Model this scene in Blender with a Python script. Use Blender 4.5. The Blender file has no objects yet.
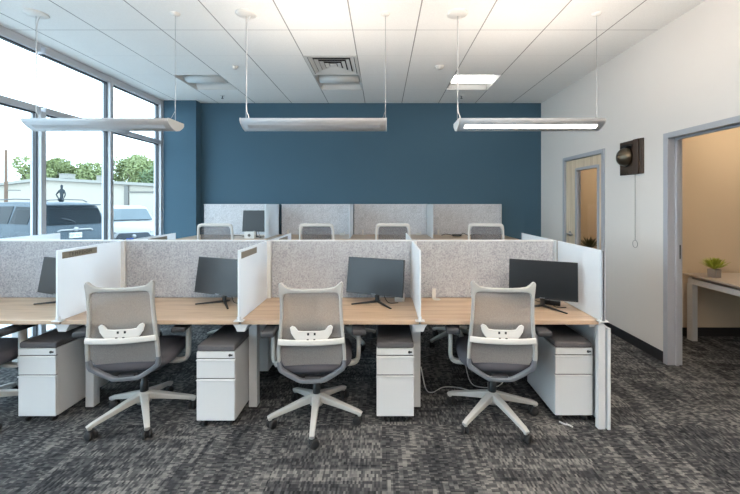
import bpy, math, random
from mathutils import Vector, Matrix, Euler
random.seed(7)
S = bpy.context.scene
COL = S.collection
PI = math.pi
R = math.radians

def srgb(r, g, b):
    f = lambda v: (v/255/12.92) if v/255 <= .04045 else ((v/255+.055)/1.055)**2.4
    return (f(r), f(g), f(b), 1)

# ------------------------------------------------------------------ camera
cam = bpy.data.cameras.new('camera')
co = bpy.data.objects.new('camera', cam); COL.objects.link(co)
co.location = (0, 0, 1.5); co.rotation_euler = (R(90), 0, 0)
cam.sensor_width = 36; cam.lens = 362/740*36
cam.shift_x = -12/740; cam.shift_y = -44.5/740
cam.clip_start = .05; cam.clip_end = 300
S.camera = co

# ------------------------------------------------------------------ world, exposure
WORLD = 3.6
DOWN_MID = 7.0
DOWN_RIGHT = 15.0
UP_MID = 60.0
UP_RIGHT = 96.0
UP_FRONT = 7.0
TROFFER_ON = 3.0
PENDANT_ON = 4.0
OFFICE = 21.0
w = bpy.data.worlds.new('sky'); S.world = w; w.use_nodes = True
bg = w.node_tree.nodes['Background']
bg.inputs[0].default_value = (.68, .86, 1.0, 1); bg.inputs[1].default_value = WORLD
S.view_settings.view_transform = 'Standard'; S.view_settings.look = 'None'
S.view_settings.gamma = 1; S.view_settings.use_curve_mapping = False
S.view_settings.exposure = 0.95
try:
    S.cycles.use_denoising = True
    S.cycles.max_bounces = 10; S.cycles.diffuse_bounces = 6; S.cycles.transparent_max_bounces = 16
    S.cycles.sample_clamp_indirect = 6
except Exception: pass

# ------------------------------------------------------------------ materials
M = {}
def mat(name, col, rough=.6, metal=0, spec=.5, **k):
    m = bpy.data.materials.new(name); m.use_nodes = True
    p = m.node_tree.nodes['Principled BSDF']
    p.inputs['Base Color'].default_value = col
    p.inputs['Roughness'].default_value = rough
    p.inputs['Metallic'].default_value = metal
    p.inputs['Specular IOR Level'].default_value = spec
    M[name] = m
    # faint procedural variation so that nothing is a perfectly flat tone
    nt = m.node_tree
    tc = nt.nodes.new('ShaderNodeTexCoord'); no = nt.nodes.new('ShaderNodeTexNoise')
    no.inputs['Scale'].default_value = k.get('ns', 6); no.inputs['Detail'].default_value = 3
    mp = nt.nodes.new('ShaderNodeMapRange'); a = k.get('var', .03)
    mp.inputs['To Min'].default_value = 1-a; mp.inputs['To Max'].default_value = 1+a
    mx = nt.nodes.new('ShaderNodeVectorMath'); mx.operation = 'SCALE'
    mx.inputs[0].default_value = col[:3]
    nt.links.new(tc.outputs['Object'], no.inputs['Vector'])
    nt.links.new(no.outputs['Fac'], mp.inputs['Value'])
    nt.links.new(mp.outputs[0], mx.inputs['Scale'])
    nt.links.new(mx.outputs[0], p.inputs['Base Color'])
    return m
def emit(name, col, st, base=(.9, .9, .9, 1)):
    m = mat(name, base, .5)
    p = m.node_tree.nodes['Principled BSDF']
    p.inputs['Emission Color'].default_value = col; p.inputs['Emission Strength'].default_value = st
    return m
class NT:
    def __init__(s, m): s.t = m.node_tree; s.p = s.t.nodes.get('Principled BSDF')
    def n(s, typ, **kw):
        x = s.t.nodes.new(typ)
        for k, v in kw.items(): setattr(x, k, v)
        return x
    def l(s, a, b): s.t.links.new(a, b)
    def math(s, op, a, b=None, c=None):
        x = s.n('ShaderNodeMath', operation=op)
        for i, v in enumerate((a, b, c)):
            if v is None: continue
            if isinstance(v, (int, float)): x.inputs[i].default_value = v
            else: s.l(v, x.inputs[i])
        return x.outputs[0]
    def ramp(s, fac, stops):
        x = s.n('ShaderNodeValToRGB'); e = x.color_ramp.elements
        e[0].position, e[0].color = stops[0]; e[1].position, e[1].color = stops[-1]
        for p_, c_ in stops[1:-1]:
            q = e.new(p_); q.color = c_
        s.l(fac, x.inputs[0]); return x.outputs[0]
    def mix(s, f, a, b):
        x = s.n('ShaderNodeMix', data_type='RGBA')
        if isinstance(f, (int, float)): x.inputs[0].default_value = f
        else: s.l(f, x.inputs[0])
        for i, v in ((6, a), (7, b)):
            if isinstance(v, tuple): x.inputs[i].default_value = v
            else: s.l(v, x.inputs[i])
        return x.outputs[2]

mat('white_metal', srgb(208, 209, 210), .38, var=.01)
mat('white_plastic', srgb(214, 212, 208), .42, var=.01)
mat('chair_white', srgb(178, 177, 174), .4, var=.015)
mat('chair_frame', srgb(164, 164, 162), .4, var=.015)
mat('chair_gray', srgb(104, 108, 115), .45, var=.02)
mat('chair_dark', srgb(50, 51, 55), .6, var=.03)
mat('seat_fabric', srgb(78, 78, 84), .95, var=.08, ns=120, spec=.1)
mat('cushion_fabric', srgb(90, 89, 92), .95, var=.12, ns=150, spec=.1)
mat('black_plastic', srgb(26, 27, 29), .4)
mat('screen', srgb(14, 16, 20), .3, var=.01)
mat('black_rubber', srgb(24, 24, 26), .7)
mat('wall_white', srgb(216, 210, 204), .85, var=.01, spec=.2)
mat('office_beige', srgb(205, 188, 165), .85, var=.01, spec=.2)
mat('blue_paint', srgb(66, 94, 111), .75, var=.02, ns=2, spec=.25)
mat('door_frame_gray', srgb(164, 166, 172), .4, var=.02)
mat('baseboard_black', srgb(34, 34, 38), .5)
mat('aluminium', srgb(186, 190, 196), .4, .0, var=.02)
mat('dark_gasket', srgb(38, 44, 52), .5)
mat('canopy_white', srgb(222, 220, 216), .4)
mat('pendant_body', srgb(178, 180, 184), .35, var=.01)
mat('pendant_lens_off', srgb(176, 178, 182), .5, var=.01)
mat('troffer_white', srgb(205, 205, 203), .5, var=.01)
mat('bronze', srgb(96, 86, 72), .32, .85, var=.12, ns=14)
mat('dark_wood', srgb(66, 52, 42), .5, var=.25, ns=25)
mat('steel', srgb(170, 170, 172), .28, .9)
mat('plate_taupe', srgb(140, 135, 124), .4, .3, var=.08, ns=60)
mat('plate_letter', srgb(96, 94, 84), .4, .4)
mat('blue_tape', srgb(40, 80, 175), .6)
mat('string', srgb(140, 135, 128), .6)
mat('cable_white', srgb(205, 205, 205), .5)
mat('cable_black', srgb(24, 24, 26), .5)
mat('asphalt', srgb(165, 167, 168), .9, var=.1, ns=3)
mat('building_white', srgb(150, 143, 132), .8, var=.02)
mat('building_trim', srgb(96, 94, 90), .7)
mat('building_roof', srgb(128, 126, 120), .7)
mat('car_dark', srgb(64, 74, 82), .5, .0, .12, var=.02)
mat('car_white', srgb(132, 135, 138), .4, 0, .15, var=.02)
mat('car_silver', srgb(140, 146, 150), .22, .3, var=.02)
mat('car_glass', srgb(16, 26, 32), .35, 0, .06, var=.1, ns=2)
mat('car_glass_pale', srgb(82, 92, 98), .4, 0, .12, var=.1, ns=2)
mat('tail_red', srgb(120, 50, 50), .25)
mat('lamp_clear', srgb(150, 150, 150), .15)
mat('tyre', srgb(24, 24, 25), .8)
mat('rim', srgb(130, 132, 134), .3, .7)
mat('plate_white', srgb(170, 172, 168), .5)
mat('plate_ink', srgb(60, 80, 90), .6)
mat('leaf', srgb(112, 122, 78), .7, var=.3, ns=1.5)
mat('leaf_deep', srgb(84, 102, 68), .7, var=.3, ns=1.5)
mat('bark', srgb(82, 70, 60), .9, var=.2, ns=8)
mat('pole_wood', srgb(96, 78, 66), .9, var=.15, ns=8)
mat('figure_gray', srgb(52, 57, 62), .8, 0, .1)
mat('succulent', srgb(160, 170, 60), .5, var=.25, ns=30)
mat('pot_gray', srgb(150, 142, 136), .7)
mat('office_plant', srgb(70, 76, 40), .6, var=.25, ns=30)
mat('desk_gray_top', srgb(176, 166, 156), .45, var=.04)
mat('vent_white', srgb(205, 206, 204), .5)
mat('vent_dark', srgb(30, 30, 30), .8)

def wood(name, c1, c2, c3, axis='X', rough=.42):
    m = mat(name, c2, rough, spec=.75); n = NT(m)
    tc = n.n('ShaderNodeTexCoord'); mp = n.n('ShaderNodeMapping')
    sc = {'X': (1.1, 17, 17), 'Z': (17, 17, 1.1), 'Y': (17, 1.1, 17)}[axis]
    mp.inputs['Scale'].default_value = sc
    n.l(tc.outputs['Object'], mp.inputs[0])
    a = n.n('ShaderNodeTexNoise'); a.inputs['Scale'].default_value = 1.6; a.inputs['Detail'].default_value = 6
    a.inputs['Distortion'].default_value = .6
    n.l(mp.outputs[0], a.inputs['Vector'])
    col = n.ramp(a.outputs['Fac'], [(.3, c1), (.5, c2), (.68, c3)])
    n.l(col, n.p.inputs['Base Color'])
    return m
wood('maple', srgb(160, 134, 108), srgb(182, 156, 130), srgb(194, 170, 145), rough=.3)
wood('door_wood', srgb(196, 174, 146), srgb(212, 192, 164), srgb(222, 204, 180), 'Z')

def felt(name='felt', k=0):
    m = mat(name, srgb(150, 150, 150), .95, spec=.1); n = NT(m)
    tc = n.n('ShaderNodeTexCoord')
    a = n.n('ShaderNodeTexNoise'); a.inputs['Scale'].default_value = 95; a.inputs['Detail'].default_value = 3; a.inputs['Roughness'].default_value = .75
    n.l(tc.outputs['Object'], a.inputs['Vector'])
    b = n.n('ShaderNodeTexNoise'); b.inputs['Scale'].default_value = 9; b.inputs['Detail'].default_value = 2
    n.l(tc.outputs['Object'], b.inputs['Vector'])
    f = n.math('ADD', n.math('MULTIPLY', a.outputs['Fac'], .85), n.math('MULTIPLY', b.outputs['Fac'], .15))
    col = n.ramp(f, [(.34, srgb(124+k, 126+k, 131+k)), (.46, srgb(156+k, 158+k, 163+k)), (.58, srgb(173+k, 175+k, 180+k)), (.68, srgb(190+k, 191+k, 195+k))])
    n.l(col, n.p.inputs['Base Color'])
felt()
felt('felt_pale', 36)

def frosted():
    m = mat('frosted_panel', srgb(240, 242, 244), .35, var=.005); n = NT(m)
    tr = n.n('ShaderNodeBsdfTranslucent'); tr.inputs[0].default_value = srgb(240, 244, 248)
    mx = n.n('ShaderNodeMixShader'); mx.inputs[0].default_value = .45
    out = n.t.nodes['Material Output']
    n.l(n.p.outputs[0], mx.inputs[1]); n.l(tr.outputs[0], mx.inputs[2]); n.l(mx.outputs[0], out.inputs[0])
frosted()

def glass(name, tint, refl=.07):
    m = bpy.data.materials.new(name); m.use_nodes = True; M[name] = m
    nt = m.node_tree; nt.nodes.remove(nt.nodes['Principled BSDF'])
    t = nt.nodes.new('ShaderNodeBsdfTransparent'); t.inputs[0].default_value = tint
    g = nt.nodes.new('ShaderNodeBsdfGlossy'); g.inputs['Roughness'].default_value = .02
    lw = nt.nodes.new('ShaderNodeLayerWeight'); lw.inputs[0].default_value = .12
    mr = nt.nodes.new('ShaderNodeMapRange'); mr.inputs['To Min'].default_value = refl*.5; mr.inputs['To Max'].default_value = refl*4
    mx = nt.nodes.new('ShaderNodeMixShader')
    nt.links.new(lw.outputs['Fresnel'], mr.inputs[0]); nt.links.new(mr.outputs[0], mx.inputs[0])
    nt.links.new(t.outputs[0], mx.inputs[1]); nt.links.new(g.outputs[0], mx.inputs[2])
    nt.links.new(mx.outputs[0], nt.nodes['Material Output'].inputs[0])
glass('window_glass', (.95, .97, .97, 1), .04)
glass('door_glass', (.93, .93, .92, 1), .06)

def mesh_fabric(name='mesh_fabric', col=srgb(142, 138, 135)):
    m = mat(name, col, .8, var=.02); n = NT(m)
    tc = n.n('ShaderNodeTexCoord'); mp = n.n('ShaderNodeMapping'); mp.inputs['Scale'].default_value = (260, 1, 260)
    n.l(tc.outputs['Object'], mp.inputs[0])
    ck = n.n('ShaderNodeTexNoise'); ck.inputs['Scale'].default_value = 1; n.l(mp.outputs[0], ck.inputs['Vector'])
    f = n.math('MULTIPLY', ck.outputs['Fac'], .62)
    tr = n.n('ShaderNodeBsdfTransparent'); mx = n.n('ShaderNodeMixShader')
    n.l(f, mx.inputs[0]); n.l(n.p.outputs[0], mx.inputs[1]); n.l(tr.outputs[0], mx.inputs[2])
    n.l(mx.outputs[0], n.t.nodes['Material Output'].inputs[0])
mesh_fabric()
mesh_fabric('mesh_fabric_dark', srgb(92, 94, 100))  # same mesh in a darker colour, for the back-row chairs

def carpet():
    m = mat('carpet', srgb(70, 70, 72), .95, spec=.15); n = NT(m)
    tc = n.n('ShaderNodeTexCoord'); sp = n.n('ShaderNodeSeparateXYZ'); n.l(tc.outputs['Object'], sp.inputs[0])
    x, y = sp.outputs[0], sp.outputs[1]
    T = .61
    # quarter-turned 2 ft tiles
    cx = n.math('FLOOR', n.math('DIVIDE', x, T)); cy = n.math('FLOOR', n.math('DIVIDE', y, T))
    odd = n.math('FLOORED_MODULO', n.math('ADD', cx, cy), 2)
    def sel(a, b):
        return n.math('ADD', n.math('MULTIPLY', a, n.math('SUBTRACT', 1, odd)), n.math('MULTIPLY', b, odd))
    u = sel(x, y); v = sel(y, x)
    def wn(u_, v_, su, sv, off):
        c = n.n('ShaderNodeCombineXYZ')
        n.l(n.math('FLOOR', n.math('MULTIPLY', u_, su)), c.inputs[0]); n.l(n.math('FLOOR', n.math('MULTIPLY', v_, sv)), c.inputs[1])
        c.inputs[2].default_value = off
        q = n.n('ShaderNodeTexWhiteNoise', noise_dimensions='3D'); n.l(c.outputs[0], q.inputs['Vector'])
        return q.outputs['Value']
    def ns(u_, v_, su, sv, det=3):
        c = n.n('ShaderNodeCombineXYZ'); n.l(n.math('MULTIPLY', u_, su), c.inputs[0]); n.l(n.math('MULTIPLY', v_, sv), c.inputs[1])
        q = n.n('ShaderNodeTexNoise'); q.inputs['Scale'].default_value = 1; q.inputs['Detail'].default_value = det
        n.l(c.outputs[0], q.inputs['Vector']); return q.outputs['Fac']
    # jitter the row coordinate a little so that blocks differ in length
    row = n.math('FLOOR', n.math('MULTIPLY', v, 34))
    jit = n.n('ShaderNodeTexWhiteNoise', noise_dimensions='1D'); n.l(row, jit.inputs['W'])
    uj = n.math('ADD', u, n.math('MULTIPLY', jit.outputs['Value'], .3))
    a = wn(uj, v, 7, 34, 1.0)
    b = wn(u, v, 95, 42, 2.0)
    c_ = ns(u, v, 5, 22)
    big = ns(x, y, 2.2, 2.2, 2)
    d = wn(uj, v, 3.4, 11.3, 4.0)
    f = n.math('ADD', n.math('MULTIPLY', a, .12), n.math('MULTIPLY', b, .34))
    f = n.math('ADD', f, n.math('MULTIPLY', c_, .22)); f = n.math('ADD', f, n.math('MULTIPLY', big, .1)); f = n.math('ADD', f, n.math('MULTIPLY', d, .22))
    col = n.ramp(f, [(.2, srgb(26, 28, 31)), (.42, srgb(53, 54, 57)), (.56, srgb(75, 76, 77)), (.76, srgb(116, 115, 113))])
    n.l(col, n.p.inputs['Base Color'])
    bp = n.n('ShaderNodeBump'); bp.inputs['Strength'].default_value = .35; bp.inputs['Distance'].default_value = .004
    n.l(b, bp.inputs['Height']); n.l(bp.outputs[0], n.p.inputs['Normal'])
carpet()

def ceiling_mat():
    m = mat('ceiling_tile', srgb(205, 205, 203), .9, spec=.1); n = NT(m)
    tc = n.n('ShaderNodeTexCoord'); sp = n.n('ShaderNodeSeparateXYZ'); n.l(tc.outputs['Object'], sp.inputs[0])
    def line(c, off, wd, per=.61):
        q = n.math('FLOORED_MODULO', n.math('ADD', c, off+per/2), per)
        d = n.math('ABSOLUTE', n.math('SUBTRACT', q, per/2))
        return n.math('LESS_THAN', d, wd)
    lx = line(sp.outputs[0], .281, .0055)  # dark grid lines; the shade of their reveals is put into the colour
    ly = line(sp.outputs[1], -3.47, .0045)
    ly2 = line(sp.outputs[1], -3.47, .0055, 2.44)
    no = n.n('ShaderNodeTexNoise'); no.inputs['Scale'].default_value = 120; n.l(tc.outputs['Object'], no.inputs['Vector'])
    base = n.ramp(no.outputs['Fac'], [(.3, srgb(236, 236, 234)), (.6, srgb(242, 242, 240))])
    c1 = n.mix(n.math('MULTIPLY', ly, .12), base, srgb(120, 120, 120))
    c1 = n.mix(n.math('MULTIPLY', ly2, .4), c1, srgb(120, 120, 120))
    c1 = n.mix(n.math('MULTIPLY', lx, .8), c1, srgb(112, 112, 112))
    n.l(c1, n.p.inputs['Base Color'])
ceiling_mat()

emit('troffer_lens_on', (1, .95, .88, 1), TROFFER_ON)
emit('fill_lens_mid', (1, .93, .86, 1), DOWN_MID)
emit('fill_lens_right', (1, .88, .76, 1), DOWN_RIGHT)
emit('fill_up_mid', (1, .90, .80, 1), UP_MID)
emit('fill_up_right', (1, .84, .70, 1), UP_RIGHT)
emit('fill_up_front', (1, .86, .74, 1), UP_FRONT)
emit('office_lens', (1, .82, .6, 1), OFFICE)
emit('pendant_lens_on', (1, .96, .9, 1), PENDANT_ON)
mat('troffer_lens_off', srgb(205, 208, 208), .5, var=.01)

# ------------------------------------------------------------------ mesh helpers
class MB:
    def __init__(s): s.v = []; s.f = []; s.sm = []; s.m = []
    def add(s, vs, fs, smooth=False, mi=0, T=None):
        o = len(s.v)
        for v in vs:
            v = Vector(v)
            if T is not None: v = T @ v
            s.v.append(v)
        for f in fs: s.f.append([i+o for i in f]); s.sm.append(smooth); s.m.append(mi)
        return s
    def box(s, x0, x1, y0, y1, z0, z1, mi=0, T=None):
        vs = [(x, y, z) for z in (z0, z1) for y in (y0, y1) for x in (x0, x1)]
        return s.add(vs, [(0, 2, 3, 1), (4, 5, 7, 6), (0, 1, 5, 4), (2, 6, 7, 3), (0, 4, 6, 2), (1, 3, 7, 5)], False, mi, T)
    def prism(s, poly, a0, a1, axis='Y', mi=0, T=None, smooth=False):
        # poly: list of 2-D points; XZ for axis Y, XY for axis Z, YZ for axis X
        def P(p, a):
            return {'Y': (p[0], a, p[1]), 'Z': (p[0], p[1], a), 'X': (a, p[0], p[1])}[axis]
        n = len(poly)
        vs = [P(p, a0) for p in poly] + [P(p, a1) for p in poly]
        fs = [list(range(n)), list(range(2*n-1, n-1, -1))]
        s.add(vs, fs, False, mi, T)
        o = len(s.v)-2*n
        for i in range(n):
            j = (i+1) % n
            s.f.append([o+i, o+n+i, o+n+j, o+j]); s.sm.append(smooth); s.m.append(mi)
        return s
    def sweep(s, pts, sec, up=(0, 0, 1), mi=0, smooth=True, T=None, n=12, sq=1.0, closed=False):
        # pts: centre points; sec: (w, h) or list of per-point (w, h); superellipse section
        pts = [Vector(p) for p in pts]; N = len(pts)
        if not isinstance(sec, list): sec = [sec]*N
        rings = []
        for i, p in enumerate(pts):
            if closed: d = pts[(i+1) % N]-pts[i-1]
            else: d = pts[min(i+1, N-1)]-pts[max(i-1, 0)]
            d.normalize(); u = Vector(up)
            side = d.cross(u)
            if side.length < 1e-4: side = d.cross(Vector((0, 1, 0.01)))
            side.normalize(); u2 = side.cross(d).normalized()
            ring = []
            for k in range(n):
                a = 2*PI*k/n+PI/n; c, q = math.cos(a), math.sin(a)
                e = lambda t: math.copysign(abs(t)**sq, t)
                ring.append(p+side*(e(c)*sec[i][0]/2)+u2*(e(q)*sec[i][1]/2))
            rings.append(ring)
        vs = [v for r in rings for v in r]; fs = []
        for i in range(N if closed else N-1):
            for k in range(n):
                j = (i+1) % N
                fs.append((i*n+k, i*n+(k+1) % n, j*n+(k+1) % n, j*n+k))
        s.add(vs, fs, smooth, mi, T)
        if not closed:
            s.add(rings[0], [list(range(n-1, -1, -1))], False, mi, T)
            s.add(rings[-1], [list(range(n))], False, mi, T)
        return s
    def tube(s, pts, r, mi=0, T=None, n=8): return s.sweep(pts, (2*r, 2*r), n=n, mi=mi, T=T)
    def lathe(s, prof, mi=0, T=None, n=20, smooth=True):
        # prof: (r, z)
        vs = []; fs = []
        for r, z in prof:
            for k in range(n):
                a = 2*PI*k/n; vs.append((r*math.cos(a), r*math.sin(a), z))
        for i in range(len(prof)-1):
            for k in range(n):
                fs.append((i*n+k, i*n+(k+1) % n, (i+1)*n+(k+1) % n, (i+1)*n+k))
        s.add(vs, fs, smooth, mi, T)
        for i, rev in ((0, True), (len(prof)-1, False)):
            if prof[i][0] > 1e-5:
                ring = [vs[i*n+k] for k in range(n)]
                s.add(ring, [list(range(n))[::-1] if rev else list(range(n))], False, mi, T)
        return s
    def build(s, name, mats, parent=None, loc=None, rot=None, bevel=0, seg=2, weld=False, sub=0):
        me = bpy.data.meshes.new(name)
        me.from_pydata([tuple(v) for v in s.v], [], s.f)
        for p, sm, mi in zip(me.polygons, s.sm, s.m): p.use_smooth = sm; p.material_index = mi
        if isinstance(mats, str): mats = [mats]
        for x in mats: me.materials.append(M[x])
        me.update()
        import bmesh
        b = bmesh.new(); b.from_mesh(me)
        if weld: bmesh.ops.remove_doubles(b, verts=b.verts, dist=1e-5)
        bmesh.ops.recalc_face_normals(b, faces=b.faces)
        b.to_mesh(me); b.free()
        o = bpy.data.objects.new(name, me); COL.objects.link(o)
        if parent: o.parent = parent
        if loc: o.location = loc
        if rot: o.rotation_euler = rot
        if bevel:
            q = o.modifiers.new('bevel', 'BEVEL'); q.width = bevel; q.segments = seg; q.limit_method = 'ANGLE'; q.angle_limit = R(35)
        if sub:
            q = o.modifiers.new('sub', 'SUBSURF'); q.levels = sub; q.render_levels = sub
        return o
def thing(name, label, cat, loc=(0, 0, 0), rz=0, group=None):
    o = bpy.data.objects.new(name, None); COL.objects.link(o)
    o.empty_display_size = .1
    o.location = loc; o.rotation_euler = (0, 0, rz)
    return tag(o, label, cat, group)
def tag(o, label, cat, group=None, kind=None):
    if label: o['label'] = label
    if cat: o['category'] = cat
    if group: o['group'] = group
    if kind: o['kind'] = kind
    return o
def structure(o, label=None):
    o['kind'] = 'structure'
    if label: o['label'] = label
    return o
CH = {}
def kids(o): return [c for c in COL.objects if c.parent == o]
def dup(o, label=None, loc=None, rz=None, parent=None, _map=None):
    if _map is None:
        _map = {}
        for c in COL.objects:
            if c.parent: _map.setdefault(c.parent.name, []).append(c)
    n = o.copy(); COL.objects.link(n)
    if parent: n.parent = parent
    for c in _map.get(o.name, []): dup(c, parent=n, _map=_map)
    if label: n['label'] = label
    if loc is not None: n.location = loc
    if rz is not None: n.rotation_euler = (0, 0, rz)
    return n
def spline(P, n=6):
    # Catmull-Rom through points
    P = [Vector(p) for p in P]; out = []
    for i in range(len(P)-1):
        a = P[max(i-1, 0)]; b = P[i]; c = P[i+1]; d = P[min(i+2, len(P)-1)]
        for k in range(n):
            t = k/n
            out.append(.5*((2*b)+(-a+c)*t+(2*a-5*b+4*c-d)*t*t+(-a+3*b-3*c+d)*t**3))
    out.append(P[-1]); return out

# ------------------------------------------------------------------ room shell
XL, XR, YB, YF, H = -3.555, 2.645, 6.02, -3.2, 3.154
WT = .108
XO = 5.4
structure(MB().box(XL-.12, XO+.1, YF-.1, YB+.1, -.12, 0).build('floor', 'carpet'), 'dark grey patterned carpet tile floor')

# ceiling with openings for the recessed fixtures
troffers = [(-2.72, 4.69, 'off'), (-.891, 4.69, 'off'), (.939, 4.69, 'on')]
behind = [(x, y, k) for x, k in ((-2.72, 'off'), (-.891, 'mid'), (.939, 'right')) for y in (1.03, -1.41)]  # unseen troffers added behind the viewer; mid and right ones give fill light
holes = [(x, x+.61, y, y+.61) for x, y, k in troffers+behind] + [(-.891, -.281, 4.08, 4.69)]
cb = MB()
xs = sorted({XL-.1, XR} | {h[0] for h in holes} | {h[1] for h in holes})
ys = sorted({YF, YB} | {h[2] for h in holes} | {h[3] for h in holes})
for i in range(len(xs)-1):
    for j in range(len(ys)-1):
        mx_, my_ = (xs[i]+xs[i+1])/2, (ys[j]+ys[j+1])/2
        if any(h[0] < mx_ < h[1] and h[2] < my_ < h[3] for h in holes): continue
        cb.box(xs[i], xs[i+1], ys[j], ys[j+1], H, H+.02)
structure(cb.build('ceiling', 'ceiling_tile', weld=False), 'white suspended tile ceiling')
structure(MB().box(XL-.1, XO, YF, YB, H+.3, H+.4).build('ceiling', 'wall_white'))

structure(MB().box(XL-.1, XR+WT, YB, YB+.12, 0, H+.3).build('wall_back', 'blue_paint'), 'dark blue painted back wall')
structure(MB().box(XL+.02, -3.01, 5.86, YB, 0, H).build('wall_column', 'blue_paint'), 'blue column in the left corner')
structure(MB().box(XL-.1, XO, YF-.12, YF, 0, H+.3).build('wall_front', 'blue_paint'))
# left wall above and beside the storefront glazing
structure(MB().box(XL-.12, XL+.0, YF, YB, H-.02, H+.3).box(XL-.12, XL+.02, 5.9, YB, 0, H-.02).build('wall_left', 'aluminium'))

# right wall with two door openings
D1 = (4.325, 5.24); D2 = (2.40, 3.355); DT = 2.112
wr = MB()
wr.box(XR, XR+WT, D1[1], YB, 0, H+.3)
wr.box(XR, XR+WT, D2[1], D1[0], 0, H+.3)
wr.box(XR, XR+WT, YF, D2[0], 0, H+.3)
wr.box(XR, XR+WT, D1[0], D1[1], DT, H+.3); wr.box(XR, XR+WT, D2[0], D2[1], DT, H+.3)
structure(wr.build('wall_right', 'wall_white'), 'white right wall with two door openings')
# side offices
structure(MB().box(XO, XO+.1, YF, YB, 0, H+.3).build('wall_office_side', 'office_beige'))
structure(MB().box(XR+WT, XO, 4.06, 4.16, 0, H+.3).build('wall_office_divider', 'office_beige'), 'beige office wall beyond the open doorway')
structure(MB().box(XR+WT, XO, YB-.02, YB+.1, 0, H+.3).build('wall_office_back', 'office_beige'))
structure(MB().box(XR+WT+.001, XR+WT+.012, D2[1]+.06, 4.06, 0, H).box(XR+WT+.001, XR+WT+.012, 5.29, YB, 0, H).build('wall_office_lining', 'office_beige'))
structure(MB().box(XR+WT, XO, .2, .3, 0, H+.3).build('wall_office_front', 'office_beige'))
structure(MB().box(XR+WT, XO, .3, YB, 2.74, 2.78).build('ceiling_office', 'wall_white'))

def frame(n, y0, y1):
    f = MB(); top = DT; fw = .05
    a, b = XR-.016, XR+WT+.016
    for (q0, q1) in ((y0-.002-.03, y0+.02), (y1-.02, y1+.032)):
        f.box(a, XR+.004, q0, q1, 0, top+.03); f.box(XR+WT-.004, b, q0, q1, 0, top+.03)
    for (q0, q1) in ((y0, y0+.02), (y1-.02, y1)): f.box(XR, XR+WT, q0, q1, 0, top)
    for (q0, q1) in ((y0+.02, y0+.036), (y1-.036, y1-.02)): f.box(XR+.054, XR+.084, q0, q1, 0, top-.02)
    f.box(a, XR+.004, y0+.02, y1-.02, top-.02, top+.03); f.box(XR+WT-.004, b, y0+.02, y1-.02, top-.02, top+.03)
    f.box(XR, XR+WT, y0+.02, y1-.02, top-.02, top); f.box(XR+.054, XR+.084, y0+.02, y1-.02, top-.036, top-.02)
    return structure(f.build('trim_%d' % n, 'door_frame_gray', bevel=.003), 'grey metal door frame')
frame(1, *D1); t2 = frame(2, *D2)
MB().box(XR+.086, XR+.106, D2[1]-.024, D2[1]-.018, .98, 1.11).build('strike_plate', 'black_plastic', t2)

# door 1: wood leaf with a glass lite
y0, y1 = D1[0]+.023, D1[1]-.023; l0, l1 = 4.43, 4.96
d = MB(); xa, xb = XR+.012, XR+.053
d.box(xa, xb, y0, l0, .01, DT-.024).box(xa, xb, l1, y1, .01, DT-.024)
d.box(xa, xb, l0, l1, .01, .35).box(xa, xb, l0, l1, 1.965, DT-.024)
door = structure(d.build('door_1', 'door_wood'), 'light wood door with tall glass lite')
g = MB()
for q in ((l0-.004, l0+.03), (l1-.03, l1+.004)): g.box(xa-.01, xb+.01, q[0], q[1], .35, 1.965)
g.box(xa-.01, xb+.01, l0+.03, l1-.03, .346, .38).box(xa-.01, xb+.01, l0+.03, l1-.03, .935+1, .969+1)
g.build('lite_frame', 'door_frame_gray', door)
MB().box(xa+.015, xa+.021, l0+.02, l1-.02, .37, 1.945).build('glass_pane', 'door_glass', door)
h = MB(); Th = Matrix.Translation((xa, 5.11, 1.06)) @ Matrix.Rotation(-PI/2, 4, 'Y')
h.lathe([(0.0, 0), (.036, 0), (.036, .008), (.012, .012), (.012, .05), (0, .05)], T=Th)
h.sweep([(xa-.045, 5.11, 1.06), (xa-.05, 5.06, 1.06), (xa-.048, 4.97, 1.058)], (.022, .028), n=10)
h.build('door_handle', 'steel', door)

# baseboards
def bb(name, *b): structure(MB().box(*b).build(name, 'baseboard_black', bevel=.003))
bb('baseboard_right', XR-.012, XR, D2[1]+.032, D1[0]-.032, 0, .1)
bb('baseboard_right', XR-.012, XR, D1[1]+.032, YB, 0, .1)
bb('baseboard_right', XR-.012, XR, YF, D2[0]-.032, 0, .1)
bb('baseboard_back', -3.01, XR-.012, YB-.012, YB, 0, .1)
bb('baseboard_office', XR+WT+.012, XO, 4.048, 4.06, 0, .1)
bb('baseboard_office', XR+WT+.012, XR+WT+.024, D2[1]+.06, 4.048, 0, .1)

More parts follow.
